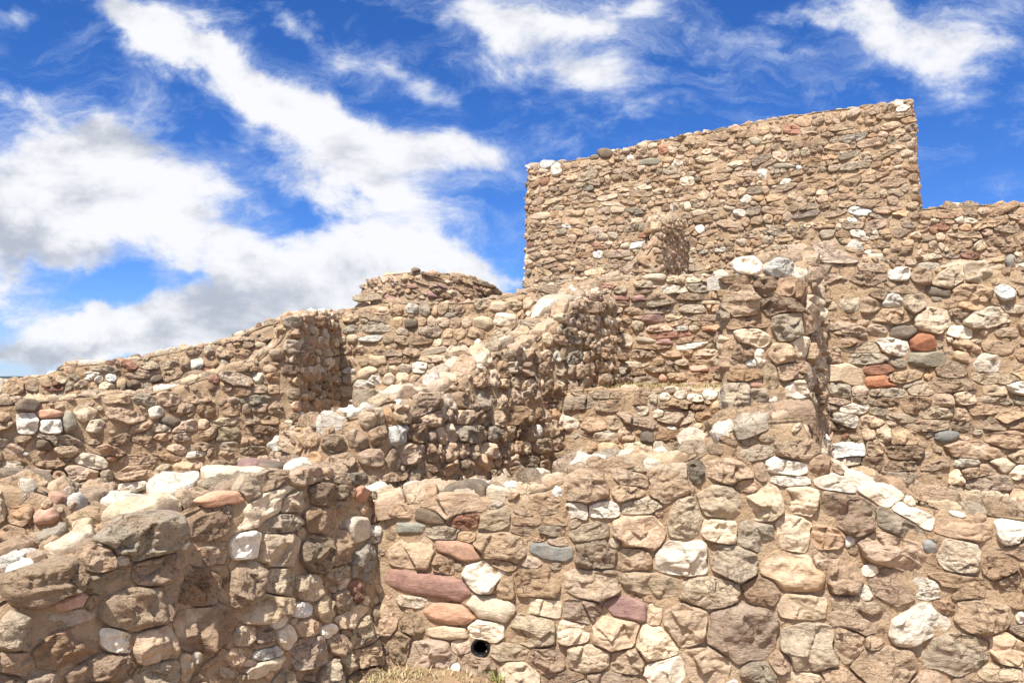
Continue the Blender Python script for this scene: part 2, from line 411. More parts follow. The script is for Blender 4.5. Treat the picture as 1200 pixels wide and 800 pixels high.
class Patch:
    def __init__(s, wall, kind):
        s.w = wall; s.kind = kind; s.f = wall.face if kind == 'face' else wall.topp
        n = 260
        u = np.linspace(0, wall.path.L, n)
        if kind == 'face':
            b = np.linspace(0, 1, 90); U = np.repeat(u[:, None], 90, 1); zt = wall.ztop(u)
            B = wall.base + b[None] * (zt[:, None] + 0.06 - wall.base)
        else:
            b = np.linspace(0, wall.T, 30); U = np.repeat(u[:, None], 30, 1); B = np.repeat(b[None], n, 0)
        s.U, s.B = U.ravel(), B.ravel()
        s.px, s.dep = project(s.f(s.U, s.B))
    def frame(s, a, b):
        e = 0.004
        a = np.asarray(a, float); b = np.asarray(b, float)
        P = s.f(a, b); Ta = (s.f(a + 3 * e, b) - s.f(a - 3 * e, b)) / (6 * e); Tb = (s.f(a, b + e) - s.f(a, b - e)) / (2 * e)
        return P, Ta, Tb
    def locate(s, px, py):
        i = np.argmin((s.px[:, 0] - px) ** 2 + (s.px[:, 1] - py) ** 2)
        a, b = s.U[i], s.B[i]
        for _ in range(3):
            P0, J = s.jac(a, b)
            try: d = np.linalg.solve(J, np.array([px, py]) - P0)
            except Exception: break
            d = np.clip(d, -0.12, 0.12); a += d[0]; b += d[1]
        return a, b, s.jac(a, b)[1]
    def jac(s, a, b):
        e = 0.01
        P, _ = project(s.f(np.array([a, a + e, a]), np.array([b, b, b + e])))
        return P[0], np.stack([(P[1] - P[0]) / e, (P[2] - P[0]) / e], 1)

def mean_axes(M):
    Mi = np.linalg.inv(M); return np.linalg.norm(Mi[:, 0]), np.linalg.norm(Mi[:, 1])

def layout(patch, manual, st, rng, extent, accept, quoins=()):
    """seeds on a patch: dicts with c (2), M (2x2 to unit cell), m, col, H, man"""
    seeds = []
    for (a, b, ww, hh) in quoins:
        seeds.append(dict(c=np.array([a, b]), M=np.diag([2 / ww, 2 / hh]), m=2.8, col=str(rng.choice(list('ttbbppcg'))), man=False, H=float(rng.uniform(.02, .042))))
    quo = np.array([q['c'] for q in seeds]) if seeds else None
    for q in manual:
        px, py, w, h = q[:4]; ang = q[4] if len(q) > 4 else 0; col = q[5] if len(q) > 5 else 't'
        a, b, J = patch.locate(px, py)
        if patch.kind == 'top':      # seen nearly edge on: width from the picture, depth from a plausible block
            dep = project(patch.f(np.array([a]), np.array([b])))[1][0]
            sa_ = float(np.clip(w / 2 / max(abs(J[0, 0]), F / dep * 0.35), .03, .24)); sb_ = float(np.clip(sa_ * 0.7, .04, .15))
            b = float(np.clip(b, sb_ * 1.02, max(sb_ * 1.02, patch.w.T - sb_ * 0.8))); tw = R(rng.normal(0, 14)); ct, st_ = math.cos(tw), math.sin(tw)
            seeds.append(dict(c=np.array([a, b]), M=np.diag([1 / sa_, 1 / sb_]) @ np.array([[ct, st_], [-st_, ct]]), m=2.7, col=col, man=True, H=float(np.clip(h * dep / F * 0.72, .03, .11))))
            continue
        ca, sa = math.cos(R(ang)), math.sin(R(ang))
        Rm = np.array([[ca, sa], [-sa, ca]])
        M = np.diag([2.0 / (w * 1.24), 2.0 / (h * 1.30)]) @ Rm @ J
        if abs(np.linalg.det(M)) < 1e-9: continue
        if quo is not None and np.min(np.abs(quo - np.array([a, b])) .max(1)) < .05: continue
        ax = mean_axes(M)
        lim_ = 0.8 * max(w, h) * project(patch.f(np.array([a]), np.array([b])))[1][0] / F
        if max(ax) > lim_:      # seen almost edge on: keep a plausible stone
            U_, S_, Vt_ = np.linalg.svd(M); S_ = np.maximum(S_, 1 / lim_); M = U_ @ np.diag(S_) @ Vt_
        seeds.append(dict(c=np.array([a, b]), M=M, m=2.7, col=col, man=True, px=(px, py)))
    nman = len(seeds)
    cm = np.array([q['c'] for q in seeds]) if seeds else np.zeros((0, 2)); Mm = np.array([q['M'] for q in seeds]) if seeds else np.zeros((0, 2, 2))
    def metric(pt, cs, Ms):
        d = np.einsum('nij,nj->ni', Ms, pt - cs); return (np.abs(d) ** 2.7).sum(1) ** (1 / 2.7)
    (a0, a1), (b0, b1) = extent
    b = b0 - st['h'] * rng.random()
    keys = list(st['pal'].keys()); pr = np.array([st['pal'][k] for k in keys], float); pr /= pr.sum()
    while b < b1 + st['h']:
        rh = st['h'] * rng.uniform(0.7, 1.35)
        a = a0 - st['w'] * rng.random(); ph = rng.uniform(0, 50)
        while a < a1 + st['w'] * 0.4:
            ww = st['w'] * float(np.clip(rng.lognormal(0, st.get('wj', 0.36)), 0.45, 2.2)); hh = rh * rng.uniform(0.72, 1.2)
            ca = a + ww / 2; wob = 0.45 * st['h'] * math.sin(ca * 2.1 + ph) * st.get('wob', 0.6)
            cb = b + rh / 2 + wob + rng.normal(0, 0.09) * rh
            a += ww * st.get('step', 0.98)
            if not accept(ca, cb, hh): continue
            if rng.random() < st.get('miss', 0.04): continue
            if nman:
                d = metric(np.array([ca, cb]), cm, Mm)
                if d.min() < 1.02: continue
            ang = R(rng.normal(st.get('tilt', 0), st.get('tj', 7)))
            c_, s_ = math.cos(ang), math.sin(ang)
            fl = st.get('fill', 1.05) * rng.uniform(0.88, 1.08)
            M = np.diag([2.0 / (ww * fl), 2.0 / (hh * fl)]) @ np.array([[c_, s_], [-s_, c_]])
            seeds.append(dict(c=np.array([ca, cb]), M=M, m=rng.uniform(2.1, 3.0), col=str(rng.choice(keys, p=pr)), man=False))
        b += rh * st.get('rstep', 0.96)
    # chinking stones in the leftover gaps
    nch = int(st.get('chink', 0) * (a1 - a0) * (b1 - b0))
    if nch and seeds:
        cs = np.array([q['c'] for q in seeds]); Ms = np.array([q['M'] for q in seeds])
        add = []
        for _ in range(nch):
            pt = np.array([rng.uniform(a0, a1), rng.uniform(b0, b1)])
            if not accept(pt[0], pt[1], 0.03): continue
            near = np.abs(cs - pt).max(1) < 0.45
            if near.any() and metric(pt, cs[near], Ms[near]).min() < 1.05: continue
            if add and np.min(np.linalg.norm(np.array([q['c'] for q in add]) - pt, axis=1)) < st['h'] * 0.55: continue
            wv_, hv_ = st['w'] * rng.uniform(0.2, 0.5), st['h'] * rng.uniform(0.2, 0.5)
            ang = R(rng.normal(0, 25)); c_, s_ = math.cos(ang), math.sin(ang)
            add.append(dict(c=pt, M=np.diag([2 / wv_, 2 / hv_]) @ np.array([[c_, s_], [-s_, c_]]), m=2.4, col=str(rng.choice(keys, p=pr)), man=False))
        seeds += add
    return seeds

TOPO = {}
def topo(nt, nr):
    if (nt, nr) not in TOPO:
        L, Tt = [], []
        for j in range(nt): L += [0, 1 + j, 1 + (j + 1) % nt]; Tt.append(3)
        for r in range(nr - 1):
            o = 1 + r * nt
            for j in range(nt):
                k = (j + 1) % nt; L += [o + j, o + nt + j, o + nt + k, o + k]; Tt.append(4)
        TOPO[(nt, nr)] = (np.array(L), np.array(Tt))
    return TOPO[(nt, nr)]

def build_stones(wall, patch, seeds, st, rng, kind):
    cs = np.array([q['c'] for q in seeds]); Ms = np.array([q['M'] for q in seeds])
    rad = np.array([max(np.linalg.norm(np.linalg.inv(M)[:, 0]), np.linalg.norm(np.linalg.inv(M)[:, 1])) for M in Ms])
    P, Ta, Tb = patch.frame(cs[:, 0], cs[:, 1]); N = np.cross(Ta, Tb); N /= np.linalg.norm(N, axis=1)[:, None]
    la = np.linalg.norm(Ta, axis=1); okk = (la < 5.0) & (la > 0.55)
    Ta = Ta / la[:, None]; Tb = np.cross(N, Ta)
    pxs, deps = project(P)
    for i, q in enumerate(seeds):
        if q.get('skip') or (kind == 'capstone' and not okk[i]): continue
        near = np.where((np.linalg.norm(cs - cs[i], axis=1) < rad[i] + rad + 0.05))[0]; near = near[near != i]
        sz = 2 * rad[i] * F / deps[i]
        nt, nr = (72, 26) if sz > 40 else ((34, 12) if sz > 20 else (18, 7))
        th = np.linspace(0, 2 * math.pi, nt, endpoint=False)
        dirs = np.stack([np.cos(th), np.sin(th)], 1)
        Mi = np.linalg.inv(Ms[i])
        # unit directions in cell space -> patch space
        e = (np.abs(dirs) ** q['m']).sum(1) ** (-1 / q['m'])
        ang_noise = 1 + 0.13 * vnoise(np.stack([dirs[:, 0] * 1.6 + i * 3.1, dirs[:, 1] * 1.6, np.full(nt, i * 1.7)], 1), 5) + 0.075 * vnoise(np.stack([dirs[:, 0] * 4 + i, dirs[:, 1] * 4, np.full(nt, i * .7)], 1), 6)
        # chamfer the outline with a few random chords: angular, broken stones
        chord = np.full(nt, 9.0)
        for _ in range(rng.integers(3, 7)):
            a_ = rng.uniform(0, 2 * math.pi); dd_ = rng.uniform(0.80 if q['man'] else 0.74, 1.05); cc_ = np.cos(th - a_)
            chord = np.minimum(chord, np.where(cc_ > 0.15, dd_ / np.maximum(cc_, 0.15), 9.0))
        ext = np.minimum(e * ang_noise, chord)
        lo = np.zeros(nt); hi = ext.copy()
        if len(near):
            S = np.linspace(0.15, 1, 18)
            pts = cs[i] + np.einsum('ij,tsj->tsi', Mi, dirs[:, None, :] * (ext[:, None] * S[None])[..., None])
            own = (np.abs(dirs[:, None, :] * (ext[:, None] * S[None])[..., None]) ** q['m']).sum(-1) ** (1 / q['m'])
            d = np.einsum('nij,tsnj->tsni', Ms[near], pts[:, :, None, :] - cs[near])
            oth = ((np.abs(d) ** 2.6).sum(-1) ** (1 / 2.6)).min(-1)
            bad = own > oth - st.get('gap', 0.10)
            first = np.where(bad.any(1), bad.argmax(1), 18)
            rr = np.where(first >= 18, 1.0, S[np.clip(first, 0, 17)] - 0.04)
            rr = np.maximum(rr, 0.12)
            # smooth the cut a little
            rr = 0.25 * np.roll(rr, 1) + 0.5 * rr + 0.25 * np.roll(rr, -1)
            hi = ext * rr
            if np.mean(rr) < 0.42 and not q['man']: continue
        O = np.einsum('ij,tj->ti', Mi, dirs * hi[:, None])      # outline in patch space
        O = O
        rm = float(np.mean(np.linalg.norm(O, axis=1)))
        if rm < 0.012: continue
        mn = min(mean_axes(Ms[i])) * 2
        H = float(np.clip(mn * st.get('hk', 0.30) * rng.uniform(0.75, 1.3), 0.014, st.get('hmax', 0.085)))
        if 'H' in q: H = q['H']
        smoothst = q['col'] in 'qsdmo' or (q['col'] in 'yn' and rng.random() < .5)
        nf = nr - 3
        qs = np.concatenate([np.sin(np.linspace(0, 1, nf + 1)[1:] * math.pi / 2) ** 0.85, [1.0, 0.97]])
        xy = O[None] * qs[:, None, None]                         # rings
        xy = np.concatenate([[[0, 0]], xy.reshape(-1, 2)])
        qq = np.concatenate([[0], np.repeat(qs, nt)])
        pw = 2.6 if smoothst else rng.uniform(4.0, 11.0)
        h = H * np.sqrt(np.clip(1 - qq ** pw, 0, 1))
        R0 = max(rm, 1e-3)
        for _ in range(rng.integers(1, 3) if smoothst else rng.integers(4, 9)):
            a_ = rng.uniform(0, 2 * math.pi); s_ = rng.uniform(0.10, 0.85); c0 = rng.uniform(0.62, 1.2)
            pl = H * (c0 - s_ * (xy[:, 0] * math.cos(a_) + xy[:, 1] * math.sin(a_)) / R0)
            k_ = 0.03 * H
            hh = np.clip(0.5 + 0.5 * (pl - h) / k_, 0, 1); h = pl * (1 - hh) + h * hh - k_ * hh * (1 - hh) * 0.5
        if not smoothst:      # chipped facets: patches of the face with their own tilt and height
            K = int(rng.integers(5, 11)); kp = rng.normal(0, 0.55, (K, 2)) * np.array([np.abs(O[:, 0]).max(), np.abs(O[:, 1]).max()])
            Hf = min(H, 0.38 * R0) if kind == 'capstone' else min(H, 0.6 * R0)
            kt = rng.normal(0, 0.42, (K, 2)) * Hf / R0; ko = rng.normal(0, 0.13, K) * Hf
            dx = xy[:, None, :] - kp[None]; wq = -(dx ** 2).sum(-1) / (R0 * R0) * 130
            wq = np.exp(wq - wq.max(1, keepdims=True)); wq /= wq.sum(1, keepdims=True)
            fz = (wq * (ko + (dx * kt).sum(-1))).sum(1)
            h = h + fz * np.clip(1.3 - qq ** 4, 0.3, 1)
        na = (0.05 if smoothst else 0.12) * min(H, .6 * R0)
        pn = np.concatenate([xy / R0 * 1.3, np.full((len(xy), 1), i * 5.3)], 1)
        h = h + na * fbm(pn, 3, 17) * np.clip(1.15 - qq ** 6, 0.2, 1)
        if not smoothst: h = h - 0.12 * min(H, .5 * R0) * np.maximum(0, 0.22 - np.abs(vnoise(pn * 1.4, 23))) / 0.22 + 0.085 * min(H, .5 * R0) * fbm(pn * 4.5, 3, 27)
        if not smoothst and nt >= 28:      # ledges of bedding
            h = h - 0.22 * H * np.maximum(0, vnoise(np.stack([xy[:, 0] / R0 * 0.7, xy[:, 1] / R0 * 3.4 + 0.4 * xy[:, 0] / R0, np.full(len(xy), i * 2.2)], 1), 31))
        h = np.maximum(h, 0.002)
        # skirt into the mortar
        k = 1 + nt * nf
        h[k:k + nt] = -0.012; h[k + nt:] = -0.05 - 0.02 * (kind == 'capstone')
        Nn = N[i].copy()
        tl = rng.normal(0, st.get('lean', 0.10), 2)
        nr_ = Nn + Ta[i] * tl[0] + Tb[i] * tl[1]; nr_ /= np.linalg.norm(nr_)
        hoff = -(xy[:, 0] * tl[0] + xy[:, 1] * tl[1]) * (h > 0)
        pos = P[i] + xy[:, :1] * Ta[i] + xy[:, 1:] * Tb[i] + (h + hoff * 0.6)[:, None] * Nn
        base = np.array(PAL[q['col']])
        j = rng.normal(0, 1, 3)
        v = np.exp(0.13 * j[0]); base = base * v * np.array([1 + 0.035 * j[1], 1, 1 - 0.05 * j[1]])
        if q['col'] in 'tbpc' and rng.random() < 0.5: base = base * (1 - 0.25 * (x_ := rng.random())) + 0.25 * x_ * np.array(PAL[str(rng.choice(list('pgcb')))])
        rgh = 0.12 if smoothst else float(np.clip(rng.normal(0.62, 0.28), 0.15, 1))
        # patches of a second tone in the stone itself
        alt = np.array(PAL['c' if q['col'] in 'tbpgy' else ('p' if q['col'] in 'wc' else q['col'])])
        mixv = np.clip(fbm(pos * 9.0 + i, 3, 40) * 1.2 - 0.15, 0, 1)[:, None] * rng.uniform(0, 0.8)
        cl = base * (1 - mixv) + alt * mixv
        if kind == 'capstone' and q['col'] in 'wc': cl = cl * (np.array([.85, .82, .78]) if q['man'] else np.array([.84, .81, .78]))       # pale top stones darkened in colour so the sun doesn't blow them out
        if q['col'] == 'w': rgh *= .55
        cols = np.concatenate([cl, np.full((len(cl), 1), rgh)], 1)
        L_, T_ = topo(nt, nr - 1 + 0) if False else topo(nt, nf + 2)
        wall.stones.append(dict(V=pos, L=L_, T=T_, C=cols, c=P[i] + N[i] * H, n=N[i], px=pxs[i], area=float((O[:, 0] * np.roll(O[:, 1], -1) - O[:, 1] * np.roll(O[:, 0], -1)).sum() / 2) * (F / deps[i]) ** 2,
                                kind=kind, col=q['col'], man=q['man']))

WALLS = []
def make_wall(name, label, path, top, thick, face, cap, manual=(), manual_top=(), vis=None, seed=1, group=None, hole=None, cat='ruined wall', quoin=(), **kw):
    w = Wall(path, top, thick, seed=seed, **kw)
    rng = np.random.default_rng(seed * 101 + 3)
    fp = Patch(w, 'face'); tp = Patch(w, 'top')
    w.hole3 = None
    if hole:
        a, b, _ = fp.locate(hole[0], hole[1]); w.hole3 = (w.face(np.array(a), np.array(b)), hole[2])
        w.hole_frame = fp.frame(a, b)
    w.core(w.hole3)
    vb = vis if vis is not None else w.base
    def acc(u, z, h):
        lim = float(w.ztop(u)) - 0.35 * h
        if w.hole3 is not None:
            if np.linalg.norm(w.face(np.array(u), np.array(z)) - w.hole3[0]) < 0.14: return False
        return (vb(u) if callable(vb) else vb) - h < z < lim and -0.02 < u < w.path.L + 0.02
    zmin = w.base if callable(vb) else vb
    qs_ = []
    for qpx in quoin:
        uq = w.path.hit(qpx, HORIZON)[0]; z = zmin; sg = 1
        while z < float(w.ztop(uq)) - .3 * face['h']:
            hh = face['h'] * rng.uniform(.85, 1.35); ww = face['w'] * rng.uniform(.75, 1.25)
            qs_.append((uq + sg * .16 * ww + rng.normal(0, .012), z + hh / 2, ww, hh)); z += hh * 1.02; sg = -sg
    s1 = layout(fp, manual, face, rng, ((0, w.path.L), (zmin, float(w.tz.max()))), acc, qs_)
    if hole: s1.append(dict(c=np.array(fp.locate(hole[0], hole[1])[:2]), M=np.eye(2) / .062, m=2.0, col='t', man=True, skip=True))
    build_stones(w, fp, s1, face, rng, 'stone')
    if cap:
        s2 = layout(tp, manual_top, cap, rng, ((0, w.path.L), (0.0, thick)), lambda u, x, h: 0.0 < u < w.path.L and 0.05 < x < thick - 0.02)
        build_stones(w, tp, s2, cap, rng, 'capstone')
    w.meta = (name, label, cat, group); WALLS.append(w)
    return w

def style(w, h, pal, **kw):
    d = dict(w=w, h=h, pal=pal); d.update(kw); return d
PAL_WARM = dict(t=40, b=24, p=20, c=14, w=4, g=3, y=4, r=.5, q=.3, d=.5, n=.4)
PAL_TOWER = dict(t=48, b=26, p=16, c=10, y=4, w=3, g=2, r=.5, d=.4, n=.6)
PAL_TOP = dict(t=26, b=18, p=20, c=20, w=6, g=8, y=2, d=.5, r=.5)
PAL_RED = dict(t=20, b=24, p=16, c=14, y=8, w=3, r=6, m=3, q=4, d=1)
# the stones of the walls, as (photo column, row, width, height, tilt, kind)
exec_lists = {}
FRONT = [(466,598,38,14,8,'b'),(505,603,38,18,8,'d'),(545,608,36,20,3,'r'),(481,618,32,12,0,'n'),(519,624,38,14,4,'c'),(546,628,22,10,8,'t'),(579,610,38,24,-20,'c'),(642,592,36,18,3,'t'),
(674,598,26,19,4,'w'),(616,610,34,10,3,'b'),(615,622,28,9,3,'b'),(652,611,30,9,3,'t'),(648,622,30,13,0,'t'),(655,635,25,12,3,'p'),(483,646,48,34,2,'t'),(536,644,52,17,14,'q'),(588,640,58,31,14,'t'),
(648,646,56,17,6,'s'),(504,685,92,26,10,'m'),(520,660,26,20,20,'b'),(570,677,46,33,5,'w'),(589,662,31,13,12,'t'),(622,659,22,14,10,'p'),(630,682,56,33,8,'t'),(590,689,26,26,0,'t'),(485,704,36,12,6,'c'),
(528,718,56,21,8,'q'),(576,712,58,26,14,'y'),(632,711,50,22,8,'c'),(570,738,42,23,3,'w'),(624,737,56,39,8,'c'),(524,741,48,15,3,'y'),(484,732,30,22,15,'t'),(455,724,24,38,0,'p'),(469,756,24,34,10,'t'),
(506,767,52,36,5,'p'),(540,757,24,17,0,'p'),(560,782,42,28,25,'p'),(597,763,42,18,3,'g'),(608,790,46,26,5,'c'),(641,772,42,30,0,'p'),(534,785,14,16,0,'w'),(660,795,44,16,0,'p'),(688,570,48,32,-10,'t'),
(740,562,42,16,15,'p'),(737,577,38,18,-8,'t'),(786,566,50,36,-10,'t'),(709,597,34,17,3,'w'),(749,593,42,18,-8,'c'),(751,624,58,38,8,'p'),(802,608,36,50,15,'c'),(691,624,42,18,-8,'c'),(720,637,16,12,0,'t'),
(698,651,50,32,-5,'t'),(743,654,40,26,-8,'b'),(800,653,58,40,5,'w'),(858,658,56,34,15,'c'),(842,588,50,33,8,'g'),(844,622,40,26,8,'c'),(816,554,20,24,10,'n'),(854,552,54,26,8,'p'),(877,569,30,17,8,'p'),
(891,553,14,22,-10,'b'),(691,682,62,35,3,'t'),(762,683,66,24,8,'y'),(830,694,65,32,8,'c'),(733,713,46,23,10,'m'),(682,716,42,26,8,'p'),(672,741,40,26,6,'c'),(720,742,54,38,5,'t'),(768,754,46,39,0,'c'),
(767,720,16,24,0,'t'),(804,731,50,46,20,'t'),(868,742,78,62,5,'p'),(689,770,50,30,8,'g'),(735,775,38,32,0,'t'),(780,786,48,30,-10,'w'),(829,777,54,40,5,'t'),(724,795,64,14,5,'p'),(896,590,42,38,-15,'y'),
(940,587,40,32,0,'c'),(884,530,44,16,-5,'g'),(928,624,40,42,0,'c'),(887,627,44,30,5,'g'),(969,628,38,26,0,'b'),(995,634,12,13,0,'w'),(990,601,66,42,18,'p'),(980,566,48,18,14,'w'),(924,545,50,22,5,'w'),
(927,563,42,11,3,'w'),(1026,577,56,18,28,'w'),(1070,603,54,17,25,'w'),(1052,614,52,24,25,'g'),(1048,645,74,34,15,'p'),(1089,640,16,15,0,'s'),(1129,619,66,22,10,'b'),(1123,652,46,36,10,'c'),(1186,627,38,34,3,'w'),
(1172,665,36,30,0,'b'),(926,669,68,40,22,'t'),(944,711,56,30,6,'y'),(892,692,38,30,0,'b'),(990,674,36,44,0,'p'),(1014,695,14,19,-20,'w'),(1046,688,48,34,20,'b'),(1004,720,68,40,20,'t'),(950,758,68,56,15,'y'),
(1075,732,66,38,-18,'w'),(992,754,40,36,25,'t'),(1024,752,22,20,0,'t'),(1038,779,74,38,3,'t'),(1116,765,76,42,3,'c'),(1089,687,42,26,8,'w'),(1117,690,18,16,0,'c'),(1152,718,64,42,10,'t'),(1183,680,38,28,0,'b'),
(1185,760,50,38,15,'t'),(1197,722,16,22,0,'w'),(1178,790,60,22,10,'c'),(946,795,60,16,0,'c'),(890,788,40,26,10,'g'),(1107,711,28,16,20,'b'),(914,776,26,26,0,'p'),(962,657,16,18,0,'t')]
FRONT_TOP = [(480,556,44,26,0,'w'),(461,575,22,20,0,'g'),(506,577,22,18,0,'w'),(442,577,18,18,0,'c'),(522,562,22,14,0,'w'),(562,563,28,14,0,'c'),(586,566,24,18,0,'g'),(545,582,30,18,0,'c'),(583,581,32,16,-5,'w'),
(612,580,22,18,10,'c'),(690,543,50,16,-8,'w'),(765,545,23,12,0,'w'),(650,563,32,20,0,'t'),(804,510,33,26,-5,'w'),(868,512,46,22,-10,'w'),(735,522,50,14,-15,'w'),(768,520,20,12,0,'w'),(973,548,42,12,15,'p'),(985,551,46,12,15,'w'),(1030,572,52,13,28,'w'),(1072,590,50,13,25,'w'),(1110,592,46,12,10,'c'),(1150,600,50,16,10,'c'),(455,562,26,20,0,'w'),(497,562,24,18,0,'w'),(530,578,22,14,0,'w'),(600,572,24,16,0,'w'),(628,572,24,12,0,'p')]
LEFT = [(166,629,78,46,-12,'c'),(55,682,80,44,-12,'t'),(117,655,36,28,-15,'b'),(144,655,16,12,0,'w'),(184,667,54,30,-12,'p'),(122,682,48,22,-15,'g'),(16,741,40,44,-10,'g'),(80,725,56,18,-15,'c'),(83,705,40,16,-15,'q'),
(78,758,70,46,-20,'b'),(136,751,38,30,15,'w'),(163,715,76,46,-10,'t'),(180,755,54,48,-15,'t'),(118,783,80,34,-15,'p'),(184,790,54,34,-20,'c'),(14,777,40,30,0,'b'),(228,685,46,44,0,'b'),(240,736,72,46,-5,'b'),(217,782,16,30,0,'t'),
(292,572,22,24,10,'c'),(264,584,44,13,-8,'q'),(320,562,34,20,-15,'b'),(356,559,40,18,-12,'p'),(340,588,38,24,-8,'c'),(377,579,32,26,0,'b'),(246,617,52,28,-10,'b'),(329,613,44,22,-5,'c'),(374,610,38,30,0,'b'),(287,636,32,34,-15,'w'),
(327,643,48,36,-3,'c'),(368,648,32,42,0,'g'),(396,642,22,38,8,'b'),(244,652,42,20,-6,'p'),(288,685,36,50,15,'b'),(326,683,36,32,0,'y'),(361,688,28,30,0,'y'),(397,672,30,18,-20,'g'),(426,658,26,40,20,'c'),(418,620,30,26,0,'y'),
(401,562,22,8,0,'t'),(400,577,18,16,0,'t'),(401,592,18,13,0,'p'),(312,711,56,32,-12,'y'),(326,727,20,20,0,'w'),(334,745,28,24,-40,'c'),(314,764,32,16,-15,'w'),(310,781,44,14,-22,'y'),(362,765,38,40,-15,'p'),(353,713,26,16,-10,'w'),
(380,714,22,26,0,'c'),(360,736,34,18,-15,'b'),(384,738,24,14,-15,'w'),(412,722,36,20,-35,'t'),(426,740,24,40,15,'c'),(287,744,30,20,-12,'c'),(308,748,30,26,0,'p'),(398,755,22,24,-20,'p'),(364,795,30,18,-15,'g'),(410,778,26,30,-30,'c'),
(402,705,22,26,0,'t'),(417,693,16,28,0,'r'),(275,770,22,20,0,'p'),(423,561,20,12,0,'n'),(423,578,18,15,0,'r')]
LEFT_TOP = [(178,563,66,28,-12,'w'),(130,583,46,12,-8,'w'),(100,605,50,22,-8,'c'),(148,597,44,18,-12,'y'),(58,623,40,14,-8,'g'),(85,634,66,20,-14,'w'),(20,653,50,14,-15,'w'),(20,670,40,16,-20,'w'),(260,565,50,15,-10,'g'),(278,551,70,10,-5,'w'),
(306,543,44,7,0,'m'),(320,535,40,6,0,'d'),(348,543,36,12,0,'w'),(378,544,28,10,0,'c'),(225,580,40,12,-10,'t'),(210,560,40,10,-10,'t')]
PILLAR = [(869,354,42,36,-5,'t'),(897,336,30,20,0,'b'),(923,338,26,24,0,'b'),(916,358,50,22,-3,'b'),(866,328,36,10,0,'t'),(875,378,56,13,-3,'b'),(922,381,36,34,0,'g'),(882,395,38,20,15,'c'),(872,413,28,18,0,'t'),(890,419,17,20,-30,'w'),
(918,415,32,24,0,'t'),(939,412,18,20,0,'b'),(870,438,44,16,-3,'b'),(930,434,38,20,0,'b'),(888,450,19,10,0,'q'),(903,442,15,26,0,'g'),(863,466,33,33,0,'c'),(888,464,24,22,0,'g'),(938,458,26,26,0,'w'),(920,484,60,28,5,'b'),(905,470,12,10,0,'w'),(870,492,34,16,0,'t'),(877,311,28,20,0,'w'),(914,314,28,18,0,'w')]
PILLAR_TOP = [(937,322,20,22,0,'w'),(958,308,22,14,0,'c')]
RIGHT = [(1054,322,23,14,0,'w'),(1079,324,22,17,0,'t'),(1055,337,50,12,5,'t'),(1112,326,36,20,-25,'c'),(1099,342,28,10,8,'d'),(1146,320,32,22,0,'g'),(1140,344,45,20,0,'t'),(1179,342,25,16,0,'w'),(1045,353,25,16,0,'w'),(1071,356,25,21,0,'c'),
(1094,375,38,28,0,'c'),(1020,358,24,18,0,'t'),(995,355,22,18,0,'c'),(970,356,22,12,0,'c'),(990,387,48,16,6,'p'),(1029,387,25,12,0,'p'),(1057,390,30,14,0,'d'),(1080,402,30,20,0,'o'),(1047,405,38,17,12,'w'),(1085,420,42,15,3,'n'),
(1155,372,50,18,-8,'c'),(1124,389,26,14,12,'w'),(1010,407,42,12,0,'c'),(1014,420,40,11,0,'c'),(1053,425,16,10,0,'g'),(1029,433,32,10,-8,'r'),(1155,425,28,20,0,'w'),(1137,358,30,12,0,'t'),(1107,357,32,9,0,'b'),(1188,362,26,10,0,'c'),
(1180,389,24,10,0,'p'),(976,420,22,14,0,'p'),(1170,408,32,14,0,'t'),(986,438,48,22,12,'y'),(1031,448,34,14,0,'o'),(983,457,30,18,0,'g'),(1007,458,20,12,0,'p'),(1040,460,40,12,0,'c'),(1080,458,28,13,0,'g'),(1115,436,32,20,0,'t'),
(1117,451,48,18,3,'t'),(1167,444,60,12,3,'c'),(1074,474,34,22,0,'p'),(1105,470,25,16,0,'p'),(1130,465,28,17,0,'c'),(1155,479,50,12,-5,'b'),(1110,511,25,12,0,'s'),(1139,527,60,18,3,'p'),(1060,530,36,17,0,'b'),(1058,510,32,22,0,'t'),
(1099,483,40,14,0,'c'),(1024,544,26,16,0,'b'),(1122,560,20,18,0,'c'),(1058,562,32,18,0,'t'),(1175,546,32,16,0,'y'),(1128,542,32,10,0,'c'),(1160,566,52,20,0,'p'),(992,491,30,16,8,'c'),(1020,494,26,14,0,'t'),(1058,490,34,10,8,'c')]
TERRACE = [(680,472,34,14,-10,'p'),(664,495,24,15,10,'c'),(703,462,22,10,0,'c'),(718,475,32,13,0,'t'),(750,481,20,13,0,'c'),(698,498,28,16,0,'p'),(720,495,20,14,0,'c'),(708,510,24,10,0,'w'),(772,485,16,9,0,'w'),(760,512,18,12,0,'d'),
(780,466,13,10,0,'w'),(798,463,14,9,0,'w'),(814,466,20,9,0,'w'),(831,463,16,9,0,'w'),(823,488,18,9,0,'b'),(725,464,20,7,0,'b'),(815,476,18,7,0,'p'),(790,480,24,5,0,'b')]
MIDLEFT = [(33,476,25,15,0,'d'),(57,485,29,11,0,'q'),(33,495,25,26,0,'w'),(60,500,28,22,-8,'w'),(81,495,16,20,0,'n'),(182,483,16,13,0,'w'),(200,495,24,10,12,'d'),(265,508,28,16,-5,'n'),(109,541,34,16,10,'w'),(147,487,40,14,15,'p'),(131,536,16,8,0,'q'),
(170,468,28,12,8,'c'),(197,467,26,14,5,'p'),(53,519,19,13,0,'d'),(14,547,26,12,0,'c'),(70,560,30,20,0,'b')]
FARLEFT = [(184,443,14,10,0,'d'),(124,433,26,7,0,'c'),(115,443,12,11,0,'w'),(130,443,11,9,0,'w'),(130,462,20,7,0,'d'),(242,434,16,8,0,'r'),(72,446,13,10,0,'c'),(88,444,14,10,0,'g')]

